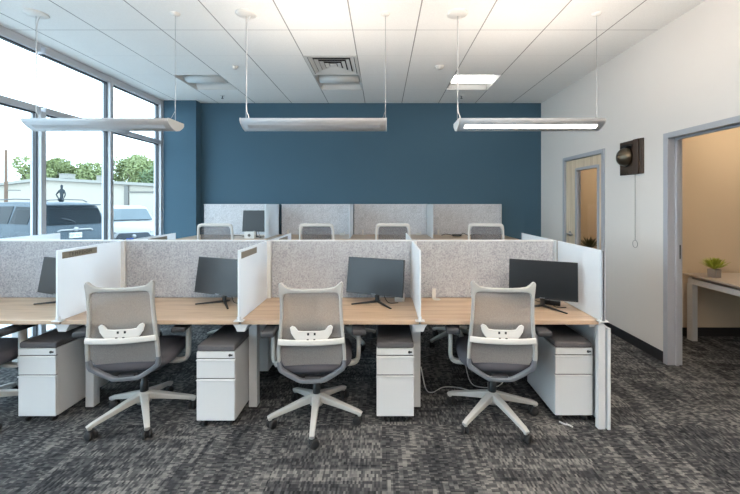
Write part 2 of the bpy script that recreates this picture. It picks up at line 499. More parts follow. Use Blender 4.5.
# storefront glazing, one window per bay
my = [5.84, 4.76, 3.80, 2.80, 1.80, .80, -.2, -1.2, -2.2, -3.15]
for i in range(len(my)-1):
    a, b = my[i+1], my[i]; ww = .055
    f = MB()
    f.box(XL-.11, XL+.005, b-ww/2, b+ww/2, 0, 2.45 if i % 2 == 0 and i else H-.02)
    if i == len(my)-2: f.box(XL-.11, XL+.005, a-ww/2, a+ww/2, 0, H-.02)
    for z0, z1 in ((0, .1), (2.44, 2.50), (3.07, H-.02)): f.box(XL-.11, XL, a+ww/2, b-ww/2, z0, z1)
    gk = []
    for z0, z1 in ((.1, 2.44), (2.50, 3.07)):
        for q, odd in (((a+ww/2, a+ww/2+.012), i % 2), ((b-ww/2-.012, b-ww/2), i and not i % 2)):
            if odd and z0 > 2: continue
            f.box(XL-.075, XL-.035, q[0], q[1], z0, z1, 1)
        f.box(XL-.075, XL-.035, a+ww/2, b-ww/2, z0, z0+.012, 1); f.box(XL-.075, XL-.035, a+ww/2, b-ww/2, z1-.014, z1, 1)
    wo = structure(f.build('window_%d' % (i+1), ['aluminium', 'dark_gasket']), 'grey aluminium storefront window bay')
    MB().box(XL-.058, XL-.052, a+ww/2, b-ww/2, .1, 2.44).box(XL-.058, XL-.052, a+ww/2, b-ww/2, 2.50, 3.07).build('window_pane', 'window_glass', wo)

# ------------------------------------------------------------------ ceiling fixtures
def troffer(x, y, kind, label, z=H, group='recessed ceiling troffers'):
    t = thing('ceiling_troffer', label, 'ceiling light', (x+.305, y+.305, z), 0, group)
    e = .305
    f = MB()
    # housing: open-bottomed box
    f.box(-e, e, -e, e, .1, .115); f.box(-e, -e+.006, -e, e, -.002, .1); f.box(e-.006, e, -e, e, -.002, .1)
    f.box(-e+.006, e-.006, -e, -e+.006, -.002, .1); f.box(-e+.006, e-.006, e-.006, e, -.002, .1)
    # curved reflectors to both sides of the centre basket
    for s in (-1, 1):
        pr = [(s*(e-.006), .0), (s*.25, .045), (s*.19, .075), (s*.12, .085)]
        for i in range(3):
            (a0, z0), (a1, z1) = pr[i], pr[i+1]
            f.add([(-e+.03, a0, z0), (e-.03, a0, z0), (e-.03, a1, z1), (-e+.03, a1, z1)], [(0, 1, 2, 3)], True)
        f.add([(s*(e-.006), -e, 0), (s*(e-.006), e, 0), (s*(e-.04), e-.05, .07), (s*(e-.04), -e+.05, .07)], [(0, 1, 2, 3)])
    f.build('housing', 'troffer_white', t)
    l = MB(); N = 10
    pr = [(-.115*math.cos(PI*k/N), .062-.058*math.sin(PI*k/N)) for k in range(N+1)]
    l.prism(pr, -e+.035, e-.035, 'X', smooth=True)
    l.build('lens', {'off': 'troffer_lens_off', 'on': 'troffer_lens_on', 'mid': 'fill_lens_mid', 'right': 'fill_lens_right', 'office': 'office_lens'}[kind], t)
    return t
labs = ['unlit recessed ceiling troffer nearest the window wall', 'unlit recessed ceiling troffer just behind the square air vent', 'lit white square recessed ceiling troffer on the right']
for (x, y, k), lb in zip(troffers, labs): troffer(x, y, k, lb)
for i, (x, y, k) in enumerate(behind): troffer(x, y, k, 'added ceiling troffer behind the viewer, out of view')
troffer(3.6, 2.9, 'office', 'ceiling troffer inside the office beyond the open doorway', 2.622, None)
troffer(3.6, 4.8, 'office', 'ceiling troffer inside the office behind the wood door', 2.622, None)

# air diffuser
t = thing('air_diffuser', 'square white ceiling air vent of concentric louvred frames', 'air vent', (-.586, 4.385, H))
MB().box(-.305, .305, -.305, .305, .1, .11).box(-.305, -.3, -.3, .3, 0, .1).box(.3, .305, -.3, .3, 0, .1).box(-.3, .3, -.305, -.3, 0, .1).box(-.3, .3, .3, .305, 0, .1).build('backing', 'vent_dark', t)
f = MB(); f.box(-.303, .303, -.303, -.27, -.004, .002).box(-.303, .303, .27, .303, -.004, .002).box(-.303, -.27, -.27, .27, -.004, .002).box(.27, .303, -.27, .27, -.004, .002)
f.build('frame', 'vent_white', t)
for k, ro in enumerate((.262, .206, .150, .094)):
    ri = ro-.045; z0, z1 = -.004, .010
    c = lambda r_, z_: [(-r_, -r_, z_), (r_, -r_, z_), (r_, r_, z_), (-r_, r_, z_)]
    v = c(ro, z0)+c(ri, z1)+c(ri+.002, z1+.004)+c(ro, z0+.004)
    fs = []
    for i in range(4):
        j = (i+1) % 4
        fs += [(i, j, 4+j, 4+i), (8+i, 8+j, 12+j, 12+i)]
    MB().add(v, fs).build('louvre', 'vent_white', t)
MB().box(-.04, .04, -.04, .04, 0, .01).build('centre_plate', 'vent_white', t)

for (px, y, r_, lb) in ((.70, 4.40, .055, 'round white smoke detector on the ceiling right of the air vent'), (-1.79, 4.40, .035, 'small round white ceiling sensor left of the air vent')):
    o = MB().lathe([(0, -.035), (r_*.6, -.034), (r_*.85, -.02), (r_, -.012), (r_, 0)]).build('smoke_detector', 'white_plastic', loc=(px, y, H))
    tag(o, lb, 'smoke detector')
for (px, y, lb) in ((-2.47, 5.6, 'ceiling sprinkler head near the blue column'), (1.23, 5.6, 'ceiling sprinkler head behind the lit square troffer')):
    t = thing('sprinkler_head', lb, 'sprinkler', (px, y, H), 0, 'ceiling sprinkler heads')
    MB().lathe([(0, -.006), (.032, -.004), (.035, 0)]).build('escutcheon', 'white_plastic', t)
    MB().lathe([(0, -.045), (.018, -.045), (.018, -.042), (.006, -.04), (.007, -.006)], n=12).build('deflector', 'dark_gasket', t)

# pendants
def pendant(x0, lit, label, y=3.17, up=None):
    t = thing('pendant_light', label, 'pendant light', (x0+.62, y, 0), 0, 'linear pendant lights over the desks')
    L = .62; zt = 2.212
    prof = [(-.12, zt), (-.122, zt-.022), (-.108, zt-.04), (-.085, zt-.056), (-.05, zt-.076), (0, zt-.088), (.05, zt-.076), (.085, zt-.056), (.108, zt-.04), (.122, zt-.022), (.12, zt)]
    MB().prism(prof, -L+.006, L-.006, 'X', smooth=True).build('housing', 'pendant_body', t)
    for s in (-1, 1):
        pc = [(a*1.015, zt+.002+(z-zt)*1.04) for a, z in prof]
        MB().prism(pc, s*L, s*(L-.007), 'X').build('end_cap', 'white_plastic', t)
    ln = MB()
    for sg in (-1, 1):
        lp = [(sg*.092, zt-.0535), (sg*.085, zt-.058), (sg*.056, zt-.0745)]
        ln.prism(lp+[(a, z+.004) for a, z in lp[::-1]], -L+.055, L-.055, 'X')
    ln.build('lens', 'pendant_lens_on' if lit else 'pendant_lens_off', t)
    if up: MB().box(-L+.05, L-.05, -.09, .09, zt+.001, zt+.006).build('added_uplight', up, t)  # glowing top added to brighten the ceiling, not a seen lamp
    for s, big in ((-1, True), (1, False)):
        xx = s*(L-.01)
        r_ = .09 if big else .04
        MB().lathe([(0, H-.02), (r_*.3, H-.02), (r_*.85, H-.012), (r_, H-.004), (r_, H)], T=Matrix.Translation((xx, 0, 0)), n=24).build('ceiling_canopy', 'canopy_white', t)
        cbm = MB().tube([(xx, 0, H-.02), (xx, 0, zt+.05), (xx, 0, zt)], .0022, n=6)
        cbm.tube([(xx-.03, -.03, zt), (xx, 0, zt+.09)], .0018, n=6) if not big else None
        cbm.build('suspension_wire', 'steel', t)
        if big:
            pts = spline([(xx+.03, .01, H-.015), (xx+.008, 0, H-.12), (xx+.005, 0, H-.5), (xx+.004, 0, zt+.12), (xx+.02, 0, zt+.05), (xx+.03, 0, zt)], 5)
            MB().tube(pts, .0035, n=6).build('power_cord', 'cable_white', t)
pendant(-3.04, False, 'unlit white linear pendant light hanging before the windows')
pendant(-1.20, False, 'white linear pendant light in the middle before the blue wall, its lens dark', up='fill_up_front')
pendant(.65, True, 'lit white linear pendant light on the right with glowing lens', up='fill_up_front')
for yy in (.2, -1.6):  # unseen pendants added so that their uplight brightens the ceiling
    pendant(-1.20, False, 'added fill pendant behind the viewer, out of view', yy, 'fill_up_mid'); pendant(.65, False, 'added fill pendant behind the viewer, out of view', yy, 'fill_up_right')

# ------------------------------------------------------------------ office chair
def chair_proto():
    t = thing('office_chair', 'x', 'office chair', (0, 0, 0), 0, 'grey mesh task chairs')
    yb = lambda z: -.235-.03*max(0, min(1, (z-.36)/.15))-.015*math.sin(PI*max(0, min(1, (z-.5)/.5)))-.04*max(0, (z-.75)/.25)
    def ring(outer, inner, name, m, th=.028):
        n = len(outer); b = MB(); vs = []
        for (x, z) in outer: vs += [(x, yb(z)-th/2, z), (x, yb(z)+th/2, z)]
        for (x, z) in inner: vs += [(x, yb(z)-th/2, z), (x, yb(z)+th/2, z)]
        o = 2*n; fs = []
        for i in range(n-1):
            a, a2, c, c2 = 2*i, 2*i+2, o+2*i, o+2*i+2
            fs += [(a, a2, c2, c), (a+1, c+1, c2+1, a2+1), (a, a+1, a2+1, a2), (c, c2, c2+1, c+1)]
        fs += [(0, o, o+1, 1), (2*n-2, 2*n-1, o+2*n-1, o+2*n-2)]
        b.add(vs, fs, True)
        q = b.build(name, m, t, bevel=.006, seg=3)
        return q
    CW = .95
    oh = [(0, .958), (.06, .958), (.11, .961), (.15, .968), (.172, .984), (.188, 1.0), (.2, 1.0), (.206, .985), (.203, .955), (.2, .92), (.199, .86), (.202, .78), (.209, .70), (.217, .62), (.222, .56), (.223, .50)]
    ih = [(0, .934), (.06, .934), (.11, .935), (.145, .935), (.158, .933), (.169, .928), (.175, .92), (.178, .908), (.179, .895), (.179, .88), (.18, .84), (.182, .77), (.188, .70), (.196, .62), (.201, .56), (.202, .50)]
    oh = [(x*CW, z) for x, z in oh]; ih = [(x*CW, z) for x, z in ih]
    full = lambda L: [(-x, z) for x, z in L[::-1]]+L[1:]
    ring(full(oh), full(ih), 'back_frame', 'chair_frame')
    # rounded frame without ears, as the chairs of the back row show it
    orr = [(0, .998), (.06, .998), (.11, .998), (.15, .997), (.175, .994), (.19, .988), (.2, .976), (.206, .955), (.209, .92), (.211, .88), (.213, .83), (.215, .78), (.217, .70), (.22, .62), (.222, .56), (.223, .50)]
    irr = [(0, .962), (.06, .962), (.11, .962), (.14, .962), (.158, .96), (.17, .956), (.178, .948), (.184, .935), (.187, .91), (.188, .88), (.19, .83), (.192, .78), (.196, .70), (.2, .62), (.202, .56), (.203, .50)]
    tmp = ring(full(orr), full(irr), 'rounded_back_frame', 'white_plastic')
    CH['rounded'] = tmp.data; bpy.data.objects.remove(tmp)
    ol = [(.2245, .505), (.2235, .49), (.222, .458), (.213, .435), (.16, .398), (.105, .366), (.08, .354), (0, .350)]
    il = [(.200, .505), (.198, .49), (.196, .468), (.188, .452), (.14, .418), (.088, .386), (.065, .376), (0, .374)]
    ol = [(x*CW, z) for x, z in ol]; il = [(x*CW, z) for x, z in il]
    lr = ring([(x, z) for x, z in ol]+[(-x, z) for x, z in ol[::-1][1:]], [(x, z) for x, z in il]+[(-x, z) for x, z in il[::-1][1:]], 'lower_back_frame', 'chair_gray', .034)
    # mesh back (follows the frame's curve)
    b = MB(); zs = [.468, .5, .56, .62, .70, .77, .84, .88, .91, .937]
    hw = [.182, .197, .202, .198, .19, .184, .182, .181, .178, .165]
    vs = []; N = 9
    for z, w_ in zip(zs, hw):
        for k in range(N):
            u = -1+2*k/(N-1); vs.append((u*w_*CW, yb(z)+.004+.012*(1-u*u), z))
    fs = [(i*N+k, i*N+k+1, (i+1)*N+k+1, (i+1)*N+k) for i in range(len(zs)-1) for k in range(N-1)]
    b.add(vs, fs, True); mb_ = b.build('mesh_back', 'mesh_fabric', t)
    CH['mesh'] = mb_.data.copy(); CH['mesh'].materials[0] = M['mesh_fabric_dark']
    # white lumbar bar and pad
    b = MB(); pts = []
    for k in range(13):
        u = -1+k/6; pts.append((u*.2, yb(.63)-.022-.012*(1-u*u), .636-.006*(1-u*u)))
    b.sweep(pts, (.014, .036), sq=.6); b.build('lumbar_bar', 'white_plastic', t)
    LZ = .03
    wing = [(-.132, .688), (-.118, .70), (-.10, .692), (-.082, .668), (-.05, .664), (.05, .664), (.082, .668), (.10, .692), (.118, .70), (.132, .688), (.124, .652), (.106, .624), (.08, .596), (.055, .586), (-.055, .586), (-.08, .596), (-.106, .624), (-.124, .652)]
    b = MB().prism([(x, z+LZ) for x, z in wing], yb(.62)-.016, yb(.62)-.004)
    b.build('lumbar_pad', 'white_plastic', t, bevel=.004)
    b = MB()
    for s in (-.02, .02):
        MB().box(s-.006, s+.006, yb(.62)-.0365, yb(.62)-.031, .588+LZ+.02, .603+LZ+.02).build('lumbar_slot', 'black_plastic', t)
        MB().box(s-.006, s+.006, yb(.62)-.018, yb(.62)-.014, .640+LZ, .655+LZ).build('lumbar_slot', 'black_plastic', t)
    # seat
    b = MB(); K = 28
    lay = [(.0, .405), (.93, .405), (1.0, .425), (1.0, .452), (.95, .474), (.82, .486), (.5, .489), (0, .483)]
    vs = []
    for q, z in lay:
        for k in range(K):
            a = 2*PI*k/K; e = lambda t_: math.copysign(abs(t_)**.55, t_)
            yy = .005+.25*e(math.sin(a))*q; xx = .245*e(math.cos(a))*q
            zz = z-(.02*max(0, yy-.15)/.1 if z > .43 else 0)
            vs.append((xx, yy, zz))
    fs = [(i*K+k, i*K+(k+1) % K, (i+1)*K+(k+1) % K, (i+1)*K+k) for i in range(len(lay)-1) for k in range(K)]
    b.add(vs, fs, True); b.build('seat', 'seat_fabric', t, weld=True)
    b = MB().prism([(-.2, .405), (.2, .405), (.17, .385), (.08, .365), (-.08, .365), (-.17, .385)], -.2, .2)
    b.box(-.07, .07, -.13, .12, .32, .37); b.box(-.05, .05, -.24, -.1, .355, .385)
    b.build('seat_shell', 'chair_dark', t, bevel=.006)
    # arms
    for s in (-1, 1):
        pts = spline([(s*.12, .0, .375), (s*.2, .0, .366), (s*.262, .0, .372), (s*.288, .0, .405), (s*.291, .0, .5), (s*.291, .0, .63)], 5)
        a = MB().sweep(pts, (.052, .03), up=(s*.5, 0, 1), sq=.6).build('arm_support', 'chair_white', t)
        MB().box(s*.291-.045, s*.291+.045, -.20, .08, .624, .66).build('arm_pad', 'chair_dark', t, bevel=.012, seg=3)
    # column, hub, legs
    MB().lathe([(0, .14), (.026, .14), (.026, .24), (.02, .245), (.02, .34), (0, .34)]).build('gas_column', 'black_plastic', t)
    MB().lathe([(0, .10), (.045, .10), (.052, .12), (.048, .165), (.034, .178), (0, .178)]).build('base_hub', 'chair_white', t)
    for k in range(5):
        b = MB(); pts = [(.03, 0, .148), (.1, 0, .133), (.2, 0, .108), (.3, 0, .082), (.325, 0, .072)]
        b.sweep(pts, [(.054, .05), (.046, .042), (.038, .032), (.032, .026), (.03, .022)], sq=.3, smooth=False, n=12)
        b.lathe([(0, .058), (.012, .058), (.013, .085), (0, .085)], T=Matrix.Translation((.31, 0, 0)), n=10)
        lg = b.build('base_leg', 'chair_white', t); lg.rotation_euler = (0, 0, R(-90)+k*2*PI/5)
        c = MB(); tw = R(35)*((k*37) % 5-2)
        T0 = Matrix.Translation((.31, 0, 0)) @ Matrix.Rotation(tw, 4, 'Z') @ Matrix.Translation((-.012, 0, 0))
        for s in (-1, 1):
            Tc = T0 @ Matrix.Translation((0, s*.017, .029)) @ Matrix.Rotation(PI/2, 4, 'X')
            c.lathe([(0, -.01), (.022, -.01), (.029, -.006), (.029, .006), (.022, .01), (0, .01)], T=Tc, n=18)
        c.box(-.01, .02, -.006, .006, .02, .058, T=T0)
        c.build('caster', 'black_rubber', lg)
    return t
chair = chair_proto()
LOWER = {'base_leg', 'gas_column', 'base_hub'}
def set_chair(c, loc, rz, legrot, lift=0):
    c.location = loc; c.rotation_euler = (0, 0, rz); i = 0
    for k in [q for q in COL.objects if q.parent == c]:
        nm = k.name.split('.')[0]
        if nm == 'base_leg':
            k.rotation_euler = (0, 0, legrot-rz+i*2*PI/5); i += 1
        elif lift and nm not in LOWER:
            k.location.z = k.location.z+lift
            if lift > .1 and nm == 'back_frame': k.data = CH['rounded']
            if lift > .1 and nm == 'mesh_back': k.data = CH['mesh']; k.scale = (1.02, 1, 1.055); k.location.z -= .03
        elif lift > .1 and nm == 'gas_column': k.scale = (1, 1, (.34+lift-.14)/.2); k.location.z = .14-.14*k.scale[2]
specs = [
    ((-1.672, 2.547), 9, -126, 'grey mesh office chair turned to the desk with blank frosted divider at its left', 0),
    ((-.455, 2.52), 4, -85, 'grey mesh office chair in the middle of the three front chairs', .012),
    ((.774, 2.54), -5, -67, 'grey mesh office chair nearest the right end of the front desks', .012),
    ((-2.79, 2.54), -4, -36, 'office chair cut off by the left picture edge, only its arm and seat showing', 0),
    ((.80, 3.86), 180, 60, 'office chair on the far side of the right front desk, seen beneath it', 0),
    ((-.38, 3.90), 176, 20, 'office chair on the far side of the middle desk, seen beneath it', 0),
    ((-1.58, 3.88), 184, 95, 'office chair on the far side of the second desk from the window, seen beneath it', 0),
    ((-2.75, 3.88), 180, 30, 'office chair on the far side of the desk nearest the window', 0),
    ((-2.03, 4.67), 3, 10, 'raised office chair in the back row nearest the window', .25),
    ((-.795, 4.67), 1, 40, 'raised office chair in the back row, second from the window', .25),
    ((.133, 4.67), 0, 25, 'raised office chair in the back row, third from the window', .25),
    ((1.32, 4.67), -12, 55, 'raised office chair at the right end of the back row', .25)]
specs[0] = specs[0][:3]+('grey mesh office chair furthest left of the three whole front chairs', .012)
cl = []
for i, s in enumerate(specs):
    cl.append(chair if i == 0 else dup(chair))
for c, s in zip(cl, specs):
    set_chair(c, (s[0][0], s[0][1], 0), R(s[1]), R(s[2]), s[4]); c['label'] = s[3]
    if s[4] > .1: c['group'] = 'task chairs of the back row'
    elif s[0][1] > 3: c['group'] = 'task chairs on the far side of the front desks'

# ------------------------------------------------------------------ desks of the front cluster
DX = [-3.32, -2.13, -.94, .25, 1.44]     # divider lines
DZ = .72
YP = 2.985                                # partition centre
names = ['by the window', 'second from the window', 'third from the window', 'at the right end']
def desk(i, far):
    x0, x1 = DX[i]+.006, DX[i+1]-.006
    y0, y1 = (2.395, YP-.022) if not far else (YP+.022, 3.58)
    side = 'far-side' if far else 'near-side'
    t = thing('desk', '%s maple desk of the front cluster, %s' % (side, names[i]), 'desk', ((x0+x1)/2, (y0+y1)/2, 0), 0, 'maple workstation desks')
    w_ = (x1-x0)/2; d_ = (y1-y0)/2
    MB().box(-w_, w_, -d_, d_, DZ-.028, DZ).build('desktop', 'maple', t, bevel=.002)
    # lengthwise steel beam under the back of the top
    s = 1 if not far else -1
    MB().box(-w_+.06, w_-.06, s*(d_-.12)-.02, s*(d_-.12)+.02, DZ-.075, DZ-.029).build('beam', 'white_metal', t)
for i in range(4):
    desk(i, False); desk(i, True)
# leg frames between the desks
for i, x in enumerate(DX):
    last = i == 4
    t = thing('leg_frame', 'white steel leg frame under the desks, %s' % ['beside the window', 'under the divider with the longer name plate view', 'under the middle divider', 'under the clear-edged divider', 'closing the right end of the cluster'][i], 'desk leg frame', (x, YP, 0), 0, 'white steel desk leg frames')
    if last:
        for y in (-.575, .575):
            MB().box(-.010, .038, y-.018, y+.018, 0, DZ-.03).build('leg', 'white_metal', t, bevel=.003)
        MB().box(-.02, .04, -.5, .5, DZ-.075, DZ-.03).build('rail', 'white_metal', t)
        MB().box(.048, .068, -.60, .60, 0, DZ-.05).build('end_panel', 'white_metal', t, bevel=.002)
    else:
        for y in (-.32, .32):
            MB().box(-.03, .03, y-.03, y+.03, 0, DZ-.07).build('leg', 'white_metal', t, bevel=.003)
            MB().box(-.032, .032, y-.032, y+.032, 0, .012).build('foot', 'black_rubber', t)
        MB().prism([(-.052, DZ-.031), (.052, DZ-.031), (.036, DZ-.055), (.026, DZ-.08), (-.026, DZ-.08), (-.036, DZ-.055)], -.575, .575).build('rail', 'white_metal', t)
names2 = {0: 'beside the window', 1: 'left of the leftmost whole chair', 2: 'left of the middle chair', 3: 'left of the right chair', 4: 'closing the right end of the cluster'}
for o in COL.objects:
    if o.name.startswith('leg_frame'):
        k = min(range(5), key=lambda q: abs(DX[q]-o.location.x)); o['label'] = 'white steel leg frame under the front desks, '+names2[k]

# felt partitions (front cluster)
for i in range(4):
    x0, x1 = DX[i]+.036, DX[i+1]-.014
    if i == 3: x1 = 1.405
    t = thing('felt_partition', 'speckled grey felt screen between the front desks, %s' % names[i], 'desk partition', ((x0+x1)/2, YP, DZ), 0, 'felt screens of the front desks')
    w_ = (x1-x0)/2
    MB().box(-w_, w_, -.016, .016, 0, .462).build('felt_panel', 'felt', t, bevel=.003)
    MB().box(-w_, w_, -.0175, .0175, .462, .472).build('top_trim', 'white_metal', t)

# frosted dividers
TXT = {}
def plate(parent, x, y, z, L, hgt, face, text=None):
    s = 1 if face > 0 else -1
    o = MB().box(x, x+s*.003, y-L/2, y+L/2, z-hgt/2, z+hgt/2).build('name_plate', 'plate_taupe', parent)
    if text:
        cu = bpy.data.curves.new('lettering', 'FONT'); cu.body = text; cu.size = hgt*.8; cu.align_x = 'CENTER'; cu.align_y = 'CENTER'
        cu.extrude = .0006; cu.space_character = 1.35
        to = bpy.data.objects.new('lettering_source', cu); COL.objects.link(to)
        bpy.context.view_layer.update()
        dg = bpy.context.evaluated_depsgraph_get()
        me = bpy.data.meshes.new_from_object(to.evaluated_get(dg))
        bpy.data.objects.remove(to); bpy.data.curves.remove(cu)
        me.materials.clear(); me.materials.append(M['plate_letter'])
        lo = bpy.data.objects.new('lettering', me); COL.objects.link(lo); lo.parent = o
        # text runs along +Y when read from +X side
        lo.location = (x+s*.0038, y, z); lo.rotation_euler = (R(90), 0, R(90) if s > 0 else R(-90))
lab_n = {0: 'white frosted desk divider beside the window', 1: 'white frosted divider with name plate behind the left whole chair',
         2: 'white frosted divider with name plate left of the middle chair', 3: 'thin white frosted divider left of the right chair', 4: 'long frosted glass panel closing the right end of the front desks'}
def divider(i, far):
    x = DX[i]; 
    ya, yb_ = (2.37, YP-.02) if not far else (YP+.02, 3.73)
    if i == 4 and not far: ya = 2.36
    lb = lab_n[i] if not far else 'frosted divider on the far side, '+names2[i].replace('the right chair', 'the far right chair')
    t = thing('desk_divider', lb, 'desk divider', (x, (ya+yb_)/2, DZ), 0, 'frosted desk dividers')
    d_ = (yb_-ya)/2; th = .0055
    x_ = 0 if i < 4 else .004
    MB().box(x_-th, x_+th, -d_, d_, -.03 if False else .0, .466).build('frosted_panel', 'frosted_panel', t, bevel=.0015)
    if i < 4:
        e = d_ if not far else -d_
        MB().box(-.012, .034, e-.022 if e > 0 else e, e if e > 0 else e+.022, 0, .470).build('end_post', 'white_metal', t)
    f = -d_ if not far else d_
    s = 1 if not far else -1
    c = MB().box(x_-.012, x_+.012, f+s*.01-.006, f+s*.01+.006, 0, .028).box(x_-.03, x_+.03, f+s*.012-.02, f+s*.012+.02, 0, .006)
    c.build('clamp', 'white_metal', t)
    if i == 4:
        e = f+s*.006
        MB().box(x_-.008, x_+.012, e-.006, e+.006, 0, .468).build('edge_strip', 'door_frame_gray', t)
    if i in (1, 2):
        if not far: plate(t, th, 2.55-(ya+yb_)/2, 1.148-DZ, .29, .043, 1, 'TEMPDOM' if i == 1 else None)
        else: plate(t, th, 3.43-(ya+yb_)/2, 1.148-DZ, .29, .043, 1)
    return t
for i in range(5):
    for far in (False, True): divider(i, far)
tag(MB().box(-.009, .009, -.03, .03, 0, .012).box(-.009, -.0075, -.03, .03, -.012, 0).build('tape_tab', 'blue_tape', loc=(-2.13, 3.06, DZ+.467)), 'small blue tape tab on top of the left divider', 'tape')

# pedestals
def ped_proto():
    t = thing('drawer_pedestal', 'x', 'drawer pedestal', (0, 0, 0), 0, 'white mobile drawer pedestals')
    w_ = .1275; y0, y1 = -.24, .24
    MB().box(-w_, w_, y0+.018, y1, .045, .505).build('body', 'white_metal', t, bevel=.002)
    def drawer(z0, z1, lock=False):
        b = MB().box(-w_+.001, w_-.001, y0, y0+.017, z0, z1)
        b.box(-w_-.002, w_+.002, y0-.006, y0+.01, z1-.009, z1-.003)
        d_ = b.build('drawer', 'white_metal', t, bevel=.0015)
        MB().box(-w_+.004, w_-.004, y0+.008, y0+.0175, z1+.0005, z1+.0065).build('shadow_gap', 'vent_dark', d_)
        if lock:
            Tk = Matrix.Translation((w_-.03, y0, (z0+z1)/2)) @ Matrix.Rotation(PI/2, 4, 'X')
            MB().lathe([(.0, 0), (.009, 0), (.009, .004), (.0, .005)], T=Tk, n=14).box(w_-.026, w_-.014, y0-.004, y0, (z0+z1)/2-.005, (z0+z1)/2+.005).build('lock', 'black_plastic', d_)
    drawer(.048, .322); drawer(.330, .455); 
    b = MB().box(-w_+.001, w_-.001, y0, y0+.017, .463, .505).build('pencil_drawer', 'white_metal', t, bevel=.0015)
    Tk = Matrix.Translation((w_-.032, y0, .484)) @ Matrix.Rotation(PI/2, 4, 'X')
    MB().lathe([(.0, 0), (.009, 0), (.009, .004), (.0, .005)], T=Tk, n=14).box(w_-.028, w_-.014, y0-.004, y0, .479, .489).build('lock', 'black_plastic', b)
    MB().box(-w_+.001, w_-.001, y0+.002, y1-.005, .506, .548).build('seat_cushion', 'cushion_fabric', t, bevel=.012, seg=3)
    for sx in (-1, 1):
        for sy in (-1, 1):
            T0 = Matrix.Translation((sx*.085, sy*.20-.01, .022)) @ Matrix.Rotation(PI/2, 4, 'Y')
            MB().lathe([(0, -.01), (.02, -.01), (.022, 0), (.02, .01), (0, .01)], T=T0, n=14).box(-.008+sx*.085, .008+sx*.085, sy*.20-.02, sy*.20, .022, .045).build('caster', 'black_rubber', t)
    return t
ped = ped_proto()
PD = [((-2.345, 2.70), 0, 'white drawer pedestal with grey cushion, furthest left'), ((-1.108, 2.65), 0, 'white drawer pedestal between the left and middle chairs'),
      ((.09, 2.70), 0, 'white drawer pedestal between the middle and right chairs'), ((1.31, 2.71), 0, 'white drawer pedestal at the right end of the desks'),
      ((-1.108, 3.36), PI, 'drawer pedestal on the far side, behind the pedestal right of the left chair'), ((.088, 3.40), PI, 'drawer pedestal on the far side behind the one between middle and right chairs'),
      ((-2.345, 3.38), PI, 'drawer pedestal on the far side, behind the furthest left pedestal')]
for i, (p, rz, lb) in enumerate(PD):
    q = ped if i == 0 else dup(ped)
    q.location = (p[0], p[1], 0); q.rotation_euler = (0, 0, rz); q['label'] = lb

# ------------------------------------------------------------------ monitors
def mon_proto():
    t = thing('computer_monitor', 'x', 'computer monitor', (0, 0, 0), 0, 'black desktop monitors')
    # faces -Y ; panel centre at y=0; tilted back
    W, Hh = .232, .138
    T0 = Matrix.Translation((0, 0, .213)) @ Matrix.Rotation(R(-9), 4, 'X')
    MB().box(-W, W, -.006, .012, -Hh, Hh, T=T0).box(-.15, .15, .012, .035, -.10, .06, T=T0).build('housing', 'black_plastic', t, bevel=.002)
    MB().box(-W+.006, W-.006, -.0072, -.0062, -Hh+.014, Hh-.006, T=T0).build('screen', 'screen', t)
    MB().box(-.018, .018, -.0078, -.0066, -Hh+.004, -Hh+.008, T=T0).build('badge', 'steel', t)
    MB().sweep([(0, .045, .012), (0, .05, .06), (0, .03, .16)], (.035, .016), up=(0, 1, 0), sq=.6).build('stand_neck', 'black_plastic', t)
    b = MB()
    for s in (-1, 1): b.sweep([(0, .05, .012), (s*.16, -.08, .006)], [(.022, .016), (.014, .008)], sq=.6)
    b.sweep([(0, .05, .012), (0, .10, .006)], [(.02, .016), (.014, .008)], sq=.6)
    b.build('stand_feet', 'black_plastic', t)
    MB().tube(spline([(.03, .04, .12), (.05, .07, .05), (.09, .06, .006), (.16, .085, .006)], 5), .003, n=6).build('monitor_cable', 'cable_black', t)
    return t
mo = mon_proto()
rzm = -math.atan2(.17, .43)
MO = [((-.055, 2.775, DZ), rzm, 'black monitor on the middle desk, turned to the left chair'),
      ((1.18, 2.665, DZ), -math.atan2(.196, .42), 'black monitor on the right desk, its screen widest in view'),
      ((-1.245, 2.775, DZ), rzm, 'black monitor partly hidden by divider left of the middle chair'),
      ((-2.475, 2.775, DZ), rzm, 'black monitor cut by the leftmost front divider near the window'),
      ((-1.91, 5.43, .976), R(-3), 'small black monitor on the back desk against the felt screen')]
MO[0] = (MO[0][0], MO[0][1], 'black monitor on the desk between the middle and right chairs')
for i, (p, rz, lb) in enumerate(MO):
    q = mo if i == 0 else dup(mo)
    q.location = p; q.rotation_euler = (0, 0, rz); q['label'] = lb
    if i == 4: q.scale = (.78, .9, 1.16)

# ------------------------------------------------------------------ small desk items
def tower_proto():
    t = thing('power_outlet_tower', 'x', 'desk outlet', (0, 0, 0), 0, 'white desktop outlet towers')
    MB().lathe([(0, 0), (.03, 0), (.03, .003), (.026, .005), (0, .005)], T=Matrix.Translation((.02, -.02, 0))).build('grommet', 'white_plastic', t)
    MB().box(-.014, .014, -.012, .012, .0, .085).build('tower', 'white_plastic', t, bevel=.004)
    return t
tw = tower_proto()
TW = [((.42, 2.93, DZ), 'white outlet tower on the desk behind the right chair'), ((-.77, 2.93, DZ), 'white outlet tower hidden behind the middle chair'),
      ((-1.52, 5.85, .976), 'white outlet tower on the back desk behind the second chair from the window'), ((-.31, 5.85, .976), 'white outlet tower on the back desk left of the third chair'),
      ((.91, 5.85, .976), 'white outlet tower on the back desk left of the rightmost back chair')]
for i, (p, lb) in enumerate(TW):
    q = tw if i == 0 else dup(tw)
    q.location = p; q['label'] = lb
